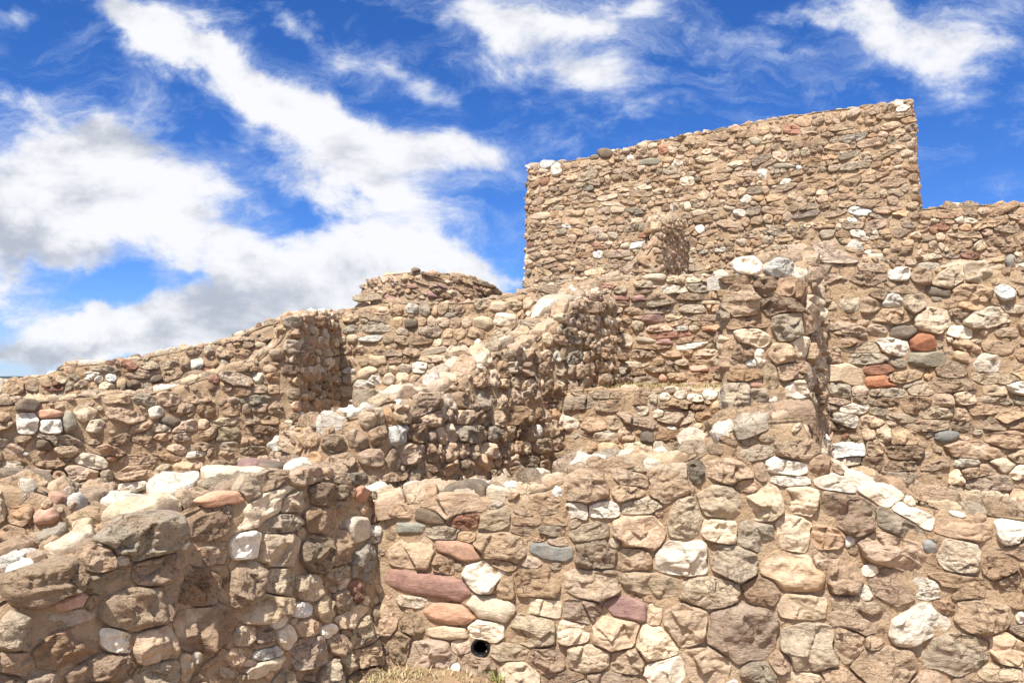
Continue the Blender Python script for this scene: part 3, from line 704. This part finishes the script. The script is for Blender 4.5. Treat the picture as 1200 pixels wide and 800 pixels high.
# --- near walls
w_front = make_wall('stone_wall', 'sunlit front wall of large pale blocks with a maroon block and a black drain hole',
    [(425, 4.72), (600, 4.62), (900, 4.5), (1100, 4.42), (1340, 4.3)],
    [(425, 597), (480, 588), (560, 582), (640, 573), (680, 553), (740, 548), (800, 543), (835, 526), (852, 506), (880, 494), (940, 488), (953, 522), (1000, 558), (1060, 582), (1110, 594), (1200, 606), (1340, 616)],
    0.52, style(.25, .155, PAL_WARM, gap=.06, fill=1.28, chink=600, hk=.28, hmax=.065, miss=.01, wj=.45), style(.24, .17, PAL_TOP, hk=.42, hmax=.08, gap=.05, fill=1.15, chink=320, wj=.22),
    FRONT, FRONT_TOP, seed=1, base=-.25, res=.018, rough=.012, rise=.06, hole=(563, 759, .042))
w_left = make_wall('stone_wall', 'shaded rubble wall with flat pale slabs along its top, running in from the near corner',
    [(-330, 2.25), (0, 2.92), (200, 3.5), (330, 4.06), (395, 4.42), (422, 4.58), (450, 4.79)],
    [(-330, 800), (-100, 752), (0, 706), (60, 672), (110, 655), (150, 634), (205, 606), (250, 588), (300, 566), (340, 555), (385, 550), (418, 560), (436, 578), (450, 594)],
    0.50, style(.23, .15, PAL_WARM, gap=.05, fill=1.28, chink=600, hk=.38, hmax=.085, tilt=4, miss=.01, wj=.45), style(.28, .18, PAL_TOP, hk=.4, hmax=.085, gap=.05, fill=1.15, chink=320, wj=.25),
    LEFT, LEFT_TOP, seed=2, smooth=.2, base=-.25, res=.018, rough=.016, rise=.05, batter=.05)
w_pillar = make_wall('wall_stub', 'tall narrow wall end with white caps and porous brown blocks behind the front wall',
    [(858, 5.5), (847, 4.98), (934, 4.98), (949, 5.14), (960, 6.62)],
    None, 0.5,
    style(.27, .16, dict(t=24, b=26, p=16, c=14, w=10, g=10), gap=.05, fill=1.2, chink=300, hk=.36, hmax=.09, miss=.02), style(.2, .16, PAL_TOP, hk=.45, hmax=.09, gap=.05),
    PILLAR, PILLAR_TOP, quoin=(849, 942), seed=3, res=.025, rough=.02, smooth=.09, batter=.02, thin=((848, .2, -1),), vis=EYE - .75, topu=[(0, EYE + .66), (.5, EYE + .66), (1.06, EYE + .62), (1.5, EYE + .78), (2.0, EYE + .92), (2.7, EYE + 1.05)])
w_right = make_wall('stone_wall', 'sunlit wall at the right with two orange red stones and a dark flat one',
    [(940, 6.75), (1100, 6.6), (1330, 6.35)],
    [(940, 292), (975, 290), (1000, 288), (1030, 303), (1060, 316), (1120, 312), (1200, 316), (1330, 318)], .5,
    style(.235, .125, PAL_WARM, gap=.045, fill=1.24, chink=420, hk=.36, hmax=.065, miss=.01, wj=.5, tj=10), style(.22, .17, PAL_TOP, hk=.4, hmax=.08),
    RIGHT, [(1005, 290, 24, 16, 0, 'w'), (985, 288, 22, 12, 0, 'c'), (1026, 302, 20, 12, 0, 'w')], seed=4, res=.03, rough=.016, vis=EYE - 1.1)
w_terr = make_wall('retaining_wall', 'low sandy retaining wall below the ledge with dry grass, crowned with small white stones',
    [(640, 7.15), (760, 6.95), (880, 6.75)], [(640, 459), (700, 458), (760, 458), (880, 459)], .45,
    style(.20, .11, PAL_WARM, gap=.06, fill=1.18, chink=400, hk=.33, hmax=.05, miss=.04, wj=.5), style(.16, .14, PAL_TOP, hk=.3, hmax=.05),
    TERRACE, (), seed=5, res=.03, rough=.016, vis=EYE - .95)
w_diag = make_wall('stone_wall', 'jagged dark sided wall with a bleached stepped top climbing towards the tall wall',
    [('xy', -1.62, 5.6), (372, 5.12), (445, 5.22), (540, 5.95), (600, 6.62), (645, 7.15), (668, 7.45), (720, 8.62)],
    [(340, 496), (372, 497), (420, 486), (455, 470), (520, 460), (555, 432), (595, 408), (632, 397), (652, 378), (668, 356), (690, 347), (718, 340)], .40,
    style(.14, .115, dict(t=28, b=28, p=22, c=12, w=5, g=5), gap=.04, fill=1.16, chink=260, hk=.5, hmax=.085, tj=16, miss=.02, wj=.45), style(.2, .15, dict(c=26, w=16, g=14, p=22, t=20, b=4), hk=.45, hmax=.08, gap=.04, fill=1.2, chink=420),
    (), [(360, 500, 28, 20, 0, 'w'), (398, 498, 40, 26, -20, 'w'), (425, 492, 26, 22, 0, 'w'), (390, 478, 46, 14, -3, 'w'), (430, 463, 24, 10, -5, 'w'), (650, 352, 26, 10, 0, 'n')], seed=6, res=.028, rough=.02, smooth=.18, vis=EYE - 1.05, rise=.04, batter=.10)
w_stack = make_wall('stone_wall', 'wall of thin stacked reddish slabs above the grassy ledge, left of the tall wall end',
    [(700, 8.75), (790, 8.7), (905, 8.55)], [(700, 330), (722, 326), (780, 323), (850, 322), (905, 318)], .5,
    style(.23, .07, PAL_RED, gap=.06, fill=1.14, chink=150, hk=.55, hmax=.06, wj=.45, tj=4, miss=.03), style(.22, .16, PAL_TOP, hk=.35, hmax=.07),
    [(785, 393, 45, 7, -6, 'r'), (780, 400, 22, 8, -4, 'm'), (765, 373, 26, 9, -2, 'm'), (733, 400, 14, 16, 0, 'c'), (747, 382, 14, 10, 0, 'c'), (815, 362, 30, 9, -3, 'c'), (797, 379, 26, 8, -8, 'p'), (760, 333, 28, 8, 0, 'c'), (768, 325, 24, 7, 0, 'y')],
    (), seed=7, res=.03, rough=.014, vis=EYE - .1)
w_stub = make_wall('wall_stub', 'short crumbling cross wall with a rough white crown against the foot of the tall wall',
    [('xy', 1.68, 10.6), (736, 9.05), (775, 9.1), (803, 11.3)],
    [(736, 322), (748, 314), (762, 292), (775, 266), (788, 258), (803, 260)], .45,
    style(.13, .08, dict(t=28, b=26, p=20, c=14, w=6, r=3), gap=.06, fill=1.08, chink=60, hk=.55, hmax=.09, tj=14), style(.14, .11, PAL_TOP, hk=.45, hmax=.06),
    (), (), quoin=(775,), seed=8, res=.035, rough=.022, smooth=.12, vis=EYE + .9, rise=.2, thin=((775, .3, 1), (738, .3, -1)))
# --- far walls
w_tower = make_wall('tower_wall', 'highest wall of small coursed stones, its straight top slanting up against the blue sky',
    [('xy', .50, 13.35), (618, 12.9), (1076, 10.05), ('xy', 5.42, 10.6)],
    [(618, 197), (700, 182), (760, 165), (830, 154), (900, 139), (960, 130), (1010, 124), (1066, 120), (1076, 120)], .5,
    style(.18, .10, PAL_TOWER, gap=.07, fill=1.14, chink=200, hk=.36, hmax=.042, miss=.03, wj=.55, tj=12, rstep=.9, step=.93), style(.2, .17, dict(t=24, b=20, p=16, c=20, w=10, d=3, r=2), hk=.4, hmax=.065, fill=1.15),
    [(708, 180, 15, 10, 0, 'd'), (697, 184, 12, 5, -10, 'd'), (641, 193, 14, 9, 0, 'w'), (652, 199, 16, 12, 0, 'w'), (622, 196, 16, 6, 0, 'w'), (1057, 126, 20, 13, 0, 'w'), (690, 220, 14, 8, 0, 'n'), (744, 248, 20, 8, 0, 'n'), (920, 195, 26, 6, 0, 'n'),
     (885, 166, 16, 8, 0, 'n'), (806, 212, 16, 11, 0, 'c'), (874, 234, 13, 11, -30, 'w'), (868, 289 - 40, 14, 8, 0, 'w'), (892, 204, 11, 11, 0, 'w'), (929, 152, 20, 9, 5, 'r'), (776, 175, 12, 10, -20, 'r'), (842, 156 + 6, 24, 7, 0, 'b')],
    (), quoin=(621, 1074), seed=9, res=.05, rough=.014, smooth=.06, batter=.035, vis=EYE + .95)
w_farright = make_wall('stone_wall', 'lower shoulder of small stones joining the tall wall at the right edge',
    [(1068, 10.12), (1200, 9.6), (1330, 9.1)], [(1068, 246), (1090, 243), (1110, 240), (1160, 240), (1200, 239), (1330, 236)], .5,
    style(.19, .105, PAL_TOWER, gap=.06, fill=1.16, chink=260, hk=.42, hmax=.055, miss=.02, wj=.55, tj=12, rstep=.92, step=.94), style(.2, .17, PAL_TOWER, hk=.45, hmax=.08),
    [(1185, 306, 14, 15, 0, 's'), (1148, 288, 16, 12, -20, 'c'), (1130, 258, 28, 8, 3, 'c')], (), seed=10, res=.045, rough=.014, vis=EYE + 1.0)
w_mid = make_wall('stone_wall', 'sunny sand coloured wall of rounded cobbles in the middle distance below the round wall',
    [(380, 10.35), (520, 10.2), (660, 10.0), (740, 9.8)], [(380, 368), (400, 366), (422, 358), (450, 352), (500, 356), (560, 353), (590, 347), (625, 338), (660, 330), (700, 324), (740, 322)], .5,
    style(.20, .135, dict(t=26, y=12, p=22, c=22, b=10, g=6, w=6, d=1, n=1), gap=.05, fill=1.15, chink=120, hk=.34, hmax=.05, miss=.02), style(.2, .16, PAL_WARM, hk=.4, hmax=.07),
    [(430, 349, 28, 7, 0, 'c'), (483, 361, 13, 11, 0, 'w'), (428, 376, 10, 9, 0, 'g'), (493, 399, 22, 10, 0, 'b'), (471, 388, 14, 7, 0, 'g'), (508, 420, 36, 7, 0, 'c'), (427, 450, 24, 9, 0, 'w'), (526, 369, 14, 6, 0, 'n')], (), seed=11, res=.045, rough=.014, vis=EYE - .2)
w_round = make_wall('round_wall', 'rounded wall top of dark tilted slabs rising on its own against the clouds',
    [(421, 13.9), (432, 13.1), (470, 12.6), (510, 12.5), (555, 12.7), (598, 13.7)], [(421, 350), (424, 336), (436, 327), (452, 322), (487, 319), (525, 320), (550, 324), (572, 331), (586, 338), (598, 350)], .5,
    style(.21, .075, dict(t=18, b=30, p=18, c=10, m=5, g=4, d=3), gap=.07, fill=1.08, chink=80, hk=.65, hmax=.06, tilt=-20, tj=8, miss=.05), style(.18, .14, dict(t=20, b=28, p=16, c=16, d=5), hk=.45, hmax=.07),
    [(487, 316, 8, 5, 0, 'd')], (), seed=12, res=.045, rough=.02, smooth=.3, vis=EYE + 1.0)
w_midleft = make_wall('stone_wall', 'brown mid height wall on the left, white blocks near its left end, stepped right corner',
    [(-130, 6.7), (0, 7.0), (345, 8.5), (394, 10.3)],
    [(-130, 480), (0, 472), (60, 469), (100, 463), (166, 461), (200, 455), (233, 444), (287, 430), (305, 420), (318, 410), (330, 397), (338, 384), (345, 373), (370, 368), (394, 368)], .48,
    style(.19, .12, PAL_WARM, gap=.05, fill=1.15, chink=180, wj=.45, tj=11, hk=.42, hmax=.065, miss=.03), style(.18, .14, PAL_TOP, hk=.45, hmax=.08, fill=1.18, chink=420),
    MIDLEFT, (), quoin=(345,), seed=13, res=.035, rough=.018, thin=((344, .3, 1),), smooth=.1, vis=EYE - 1.35)
w_farleft = make_wall('stone_wall', 'farthest wall on the left, its mixed cobbles climbing gently along the horizon',
    [(-130, 8.4), (100, 8.9), (380, 9.9)],
    [(-130, 470), (0, 449), (30, 445), (60, 437), (80, 428), (105, 426), (140, 424), (165, 420), (200, 412), (240, 405), (270, 398), (290, 389), (310, 381), (345, 370), (380, 368)], .48,
    style(.18, .115, PAL_WARM, gap=.06, fill=1.12, chink=130, wj=.45, tj=11, hk=.4, hmax=.06, miss=.03), style(.18, .14, PAL_TOP, hk=.45, hmax=.08, fill=1.18, chink=300),
    FARLEFT, [(128, 424, 22, 6, 0, 'r')], seed=14, res=.04, rough=.016, vis=EYE - .3)
w_low = make_wall('wall_stub', 'low heap of wall with white stones at the left edge, behind the near slabs',
    [(-140, 4.75), (0, 4.85), (84, 4.95), ('xy', -2.55, 5.6)], [(-140, 572), (0, 566), (40, 572), (84, 590)], .5,
    style(.19, .13, PAL_WARM, gap=.05, fill=1.14, chink=220, hk=.45, hmax=.07, tj=15), style(.2, .16, PAL_TOP, hk=.5, hmax=.09, chink=60),
    [(53, 604, 26, 16, 0, 'q'), (14, 625, 30, 20, 0, 'b')], [(26, 572, 26, 14, 0, 'w'), (52, 589, 28, 10, 0, 'q')], seed=15, res=.03, rough=.02, smooth=.15, vis=.35)

# visibility from the photograph's viewpoint decides which stones are parts of their own
allV, allF, off = [], [], 0
for w in WALLS:
    k = 0
    for n_ in w.coreT[:-2]:
        allF.append([int(x) + off for x in w.coreL[k:k + n_]]); k += n_
    allV.append(w.coreV); off += len(w.coreV)
bvh = BVHTree.FromPolygons([tuple(v) for v in np.concatenate(allV)], allF)
eye = Vector((0, 0, EYE))
def visible(s):
    p = s['px']
    if not (-10 < p[0] < 1210 and -10 < p[1] < 810): return False
    c = Vector(s['c']); d = c - eye; L = d.length; d.normalize()
    if float(np.dot(s['n'], d)) > 0.25: return False
    h = bvh.ray_cast(eye, d, L - 0.03)
    return h[0] is None
def stone_mesh(name, lst, parent, origin):
    V = np.concatenate([s['V'] for s in lst]); Cc = np.concatenate([s['C'] for s in lst])
    offs = np.concatenate([[0], np.cumsum([len(s['V']) for s in lst])[:-1]])
    L = np.concatenate([s['L'] + o for s, o in zip(lst, offs)]); T = np.concatenate([s['T'] for s in lst])
    return mesh_obj(name, V, L, T, M_STONE, Cc, parent, origin)
tot = 0
for w in WALLS:
    name, label, cat, group = w.meta
    mid = w.path.X[len(w.path.X) // 2]
    root = empty(name, (float(mid[0]), float(mid[1]), w.base if w.base > 0 else 0.0))
    tag(root, label, cat, group, 'thing')
    w.root = root
    mesh_obj('mortar', w.coreV, w.coreL, w.coreT, M_MORTAR, None, root, tuple(root.location))
    rest = []
    for kind in ('stone', 'capstone'):
        lst = [s for s in w.stones if s['kind'] == kind]
        vis = [s for s in lst if visible(s)]; ids = {id(s) for s in vis}
        vis.sort(key=lambda s: -(s['area'] * (1.5 if s['man'] else 1.0)))
        rest += [s for s in lst if id(s) not in ids] + vis[98:]
        for s in vis[:98]:
            o = stone_mesh(kind, [s], root, tuple(float(v) for v in s['c']))
            if s['man'] and s['col'] in CNAME: o['label'] = CNAME[s['col']]
            tot += 1
    if rest:
        o = stone_mesh('rubble', rest, root, tuple(root.location)); o['kind'] = 'stuff'
print('stone parts', tot, 'stones', sum(len(w.stones) for w in WALLS), 'verts', sum(len(s['V']) for w in WALLS for s in w.stones))

# ------------------------------------------------------------------ drain pipe in the front wall (a part of it)
P, Ta, Tb = w_front.hole_frame; Nn = np.cross(Ta, Tb); Nn /= np.linalg.norm(Nn); Ta = Ta / np.linalg.norm(Ta); Tb = Tb / np.linalg.norm(Tb)
nt = 32; th = np.linspace(0, 2 * math.pi, nt, endpoint=False); rings = [(.056, -.04), (.055, .000), (.052, .004), (.041, .004), (.039, -.006), (.038, -.35), (.001, -.352)]
V = np.concatenate([P + (np.cos(th)[:, None] * Ta + np.sin(th)[:, None] * Tb) * r + Nn * d for r, d in rings])
q = []
for r in range(len(rings) - 1):
    for j in range(nt): q.append([r * nt + j, r * nt + (j + 1) % nt, (r + 1) * nt + (j + 1) % nt, (r + 1) * nt + j])
dp = mesh_obj('drain_pipe', V, np.array(q).ravel(), [4] * len(q), M_PIPE, None, w_front.root, tuple(float(v) for v in P))
dp['label'] = 'round black drain pipe mouth between the stones'

# ------------------------------------------------------------------ ground, terraces, hills
def ground_z(x, y):
    r = np.hypot(x, y - 8.0)
    s = np.clip((r - 26) / 150, 0, 1); s = s * s * (3 - 2 * s)
    z = -38 * s - np.clip((x + 0.35) * .22, 0, .2) * np.clip(1 - r / 40, 0, 1)
    z += np.clip(1 - r / 60, 0, 1) * 0.05 * fbm(np.stack([x * 0.7, y * 0.7, 0 * x], -1), 3, 70) + np.clip(1 - r / 12, 0, 1) * 0.02 * fbm(np.stack([x * 4, y * 4, 0 * x], -1), 3, 71)
    z += np.clip((r - 150) / 800, 0, 1) * 6 * fbm(np.stack([x / 900, y / 900, 0 * x], -1), 3, 72)
    return z
nr_, na_ = 150, 160
rr = np.concatenate([[0.0], np.geomspace(0.12, 30000, nr_ - 1)]); aa = np.linspace(0, 2 * math.pi, na_ + 1)
RR, AA = np.meshgrid(rr, aa, indexing='ij'); X = RR * np.sin(AA) - 0.9; Y = RR * np.cos(AA) + 4.3
V = np.stack([X, Y, ground_z(X, Y)], -1).reshape(-1, 3)
q = grid_faces(nr_, na_ + 1)[:, ::-1]
tag(mesh_obj('ground', V, q.ravel(), [4] * len(q), M_GROUND), kind='structure')

def sheet(name, corners, n=40, skirt=1.2):
    A, B, Cc, D = [np.array(c, float) for c in corners]
    s = np.linspace(0, 1, n); S, T_ = np.meshgrid(s, s, indexing='ij')
    P = (1 - S)[..., None] * ((1 - T_)[..., None] * A + T_[..., None] * D) + S[..., None] * ((1 - T_)[..., None] * B + T_[..., None] * Cc)
    P[..., 2] += 0.018 * fbm(P * 5, 3, 80)
    V = P.reshape(-1, 3); q = grid_faces(n, n).tolist()
    return mesh_obj(name, V, np.array(q).ravel(), [4] * len(q), M_GROUND)
def pt(px, d, z): k = ray(px, HORIZON); return (k[0] / k[1] * d, d, z)
LEDGE = [pt(655, 7.2, EYE - .085), pt(900, 6.9, EYE - .085), pt(900, 8.9, EYE - .0), pt(706, 8.9, EYE - .0)]
tag(sheet('terrace_ground', LEDGE), kind='structure')
tag(sheet('room_floor', [pt(420, 5.0, .45), pt(960, 4.9, .45), pt(930, 7.3, .6), pt(640, 7.4, .5)]), kind='structure')

n = 220; px = np.linspace(-2600, 900, n); V = []
for j, (dist, f_) in enumerate(((8500, 0), (9500, 1), (12000, .9), (14000, 0))):
    a = (px - 600) / F; el = 58 + 26 * fbm(np.stack([px / 160, 0 * px, 0 * px + j], -1), 4, 90)
    V.append(np.stack([a * dist, np.full(n, dist), (EYE + (el * f_) * dist / 9500) - 45 * (1 - f_)], -1))
V = np.stack(V, 1).reshape(-1, 3); q = grid_faces(n, 4)
tag(mesh_obj('hills', V, q.ravel(), [4] * len(q), M_HILL), kind='structure')

# ------------------------------------------------------------------ dry grass, a green weed, pebbles
def blades(spots, rng, hmin, hmax, cols, width=.0035):
    V, q, cc = [], [], []
    for (x, y, z) in spots:
        a = rng.uniform(0, 2 * math.pi); h = rng.uniform(hmin, hmax); bend = rng.uniform(0.2, 1.1) * h; wv_ = width * rng.uniform(.6, 1.3)
        d = np.array([math.cos(a), math.sin(a), 0]); sd = np.array([-d[1], d[0], 0]) * wv_
        b0 = np.array([x, y, z]); c = np.array(cols[rng.integers(len(cols))]) * rng.uniform(.75, 1.2); o = len(V)
        for k, (tt, ws) in enumerate(((0, 1), (.4, .85), (.75, .55), (1, .12))):
            p = b0 + np.array([0, 0, h * (tt - 0.25 * tt * tt)]) + d * bend * tt * tt
            V += [p - sd * ws, p + sd * ws]; cc += [np.append(c, 1)] * 2
        for k in range(3): q.append([o + 2 * k, o + 2 * k + 1, o + 2 * k + 3, o + 2 * k + 2])
    return np.array(V), np.array(q), np.array(cc)
DRY = [(.47, .37, .22), (.38, .29, .16), (.52, .43, .28), (.27, .22, .11)]
GRN = [(.16, .21, .05), (.25, .27, .08), (.34, .31, .12)]
rng = np.random.default_rng(5)
def clump(cx, cy, n, sd, zf):
    o = []
    for _ in range(n):
        x, y = rng.normal(cx, sd[0]), rng.normal(cy, sd[1]); o.append((x, y, zf(x, y)))
    return o
gz = lambda x, y: float(ground_z(np.array([x]), np.array([y]))[0]) - .005
sp = []
for cpx, cd, n_ in ((420, 4.55, 130), (445, 4.58, 240), (470, 4.5, 160), (440, 4.4, 200), (405, 4.35, 90), (500, 4.5, 60), (540, 4.48, 50), (400, 4.2, 80), (470, 4.3, 100)):
    c = pt(cpx, cd, 0); sp += clump(c[0], c[1], n_, (.09, .05), gz)
V, q, cc = blades(sp, rng, .015, .06, DRY + DRY + DRY + GRN[2:])
tag(mesh_obj('grass', V, q.ravel(), [4] * len(q), M_GRASS, cc, smooth=False), 'short dry grass in the corner at the foot of the near walls', 'grass', None, 'stuff')
lz = lambda x, y: EYE - .075 + .05 * max(0, min(1, (y - 7.1) / 1.7))
sp = []
for cpx, cd, n_, s_ in ((708, 8.3, 260, .16), (728, 8.4, 260, .16), (690, 7.9, 110, .14), (745, 8.2, 120, .14), (783, 8.3, 150, .10), (802, 8.2, 90, .1), (842, 8.0, 150, .07), (765, 7.6, 60, .2), (720, 7.5, 70, .2)):
    c = pt(cpx, cd, 0); sp += clump(c[0], c[1], n_, (s_, .12), lz)
V, q, cc = blades(sp, rng, .02, .075, DRY + DRY + GRN, .004)
tag(mesh_obj('grass', V, q.ravel(), [4] * len(q), M_GRASS, cc, smooth=False), 'dry yellow green grass on the ledge under the stacked slabs', 'grass', None, 'stuff')
a, b, _ = Patch(w_front, 'face').locate(583, 797); c = w_front.face(np.array(a), np.array(b))
sp = clump(float(c[0]), float(c[1]) - .05, 26, (.012, .01), lambda x, y: float(c[2]) - .04)
V, q, cc = blades(sp, rng, .08, .20, GRN, .0045)
tag(mesh_obj('weed', V, q.ravel(), [4] * len(q), M_GRASS, cc, smooth=False), 'thin green weed sprouting at the wall foot below the drain hole', 'weed')
# loose pebbles on the ground
lst = []
class _W: pass
for i in range(420):
    x, y = rng.uniform(-1.5, 2.4), rng.uniform(3.2, 4.75); z = float(ground_z(np.array([x]), np.array([y]))[0])
    r = .006 + .02 * rng.random() ** 3; nt = 9; th = np.linspace(0, 2 * math.pi, nt, endpoint=False)
    V = [[x, y, z + r * rng.uniform(.6, 1)]]
    for k, (qv, hv) in enumerate(((.6, .75), (1, .2), (.95, -.4))):
        for j in range(nt): V.append([x + r * qv * math.cos(th[j]) * (1 + .2 * math.sin(3 * th[j] + i)), y + r * qv * math.sin(th[j]), z + r * hv])
    L_, T_ = topo(nt, 3)
    cl = np.array(PAL[str(rng.choice(list('tbpcwg')))]) * rng.uniform(.8, 1.1)
    lst.append(dict(V=np.array(V), L=L_, T=T_, C=np.tile(np.append(cl, .4), (len(V), 1))))
tag(stone_mesh('pebbles', lst, None, None), 'loose pebbles strewn on the dry ground', 'pebbles', None, 'stuff')
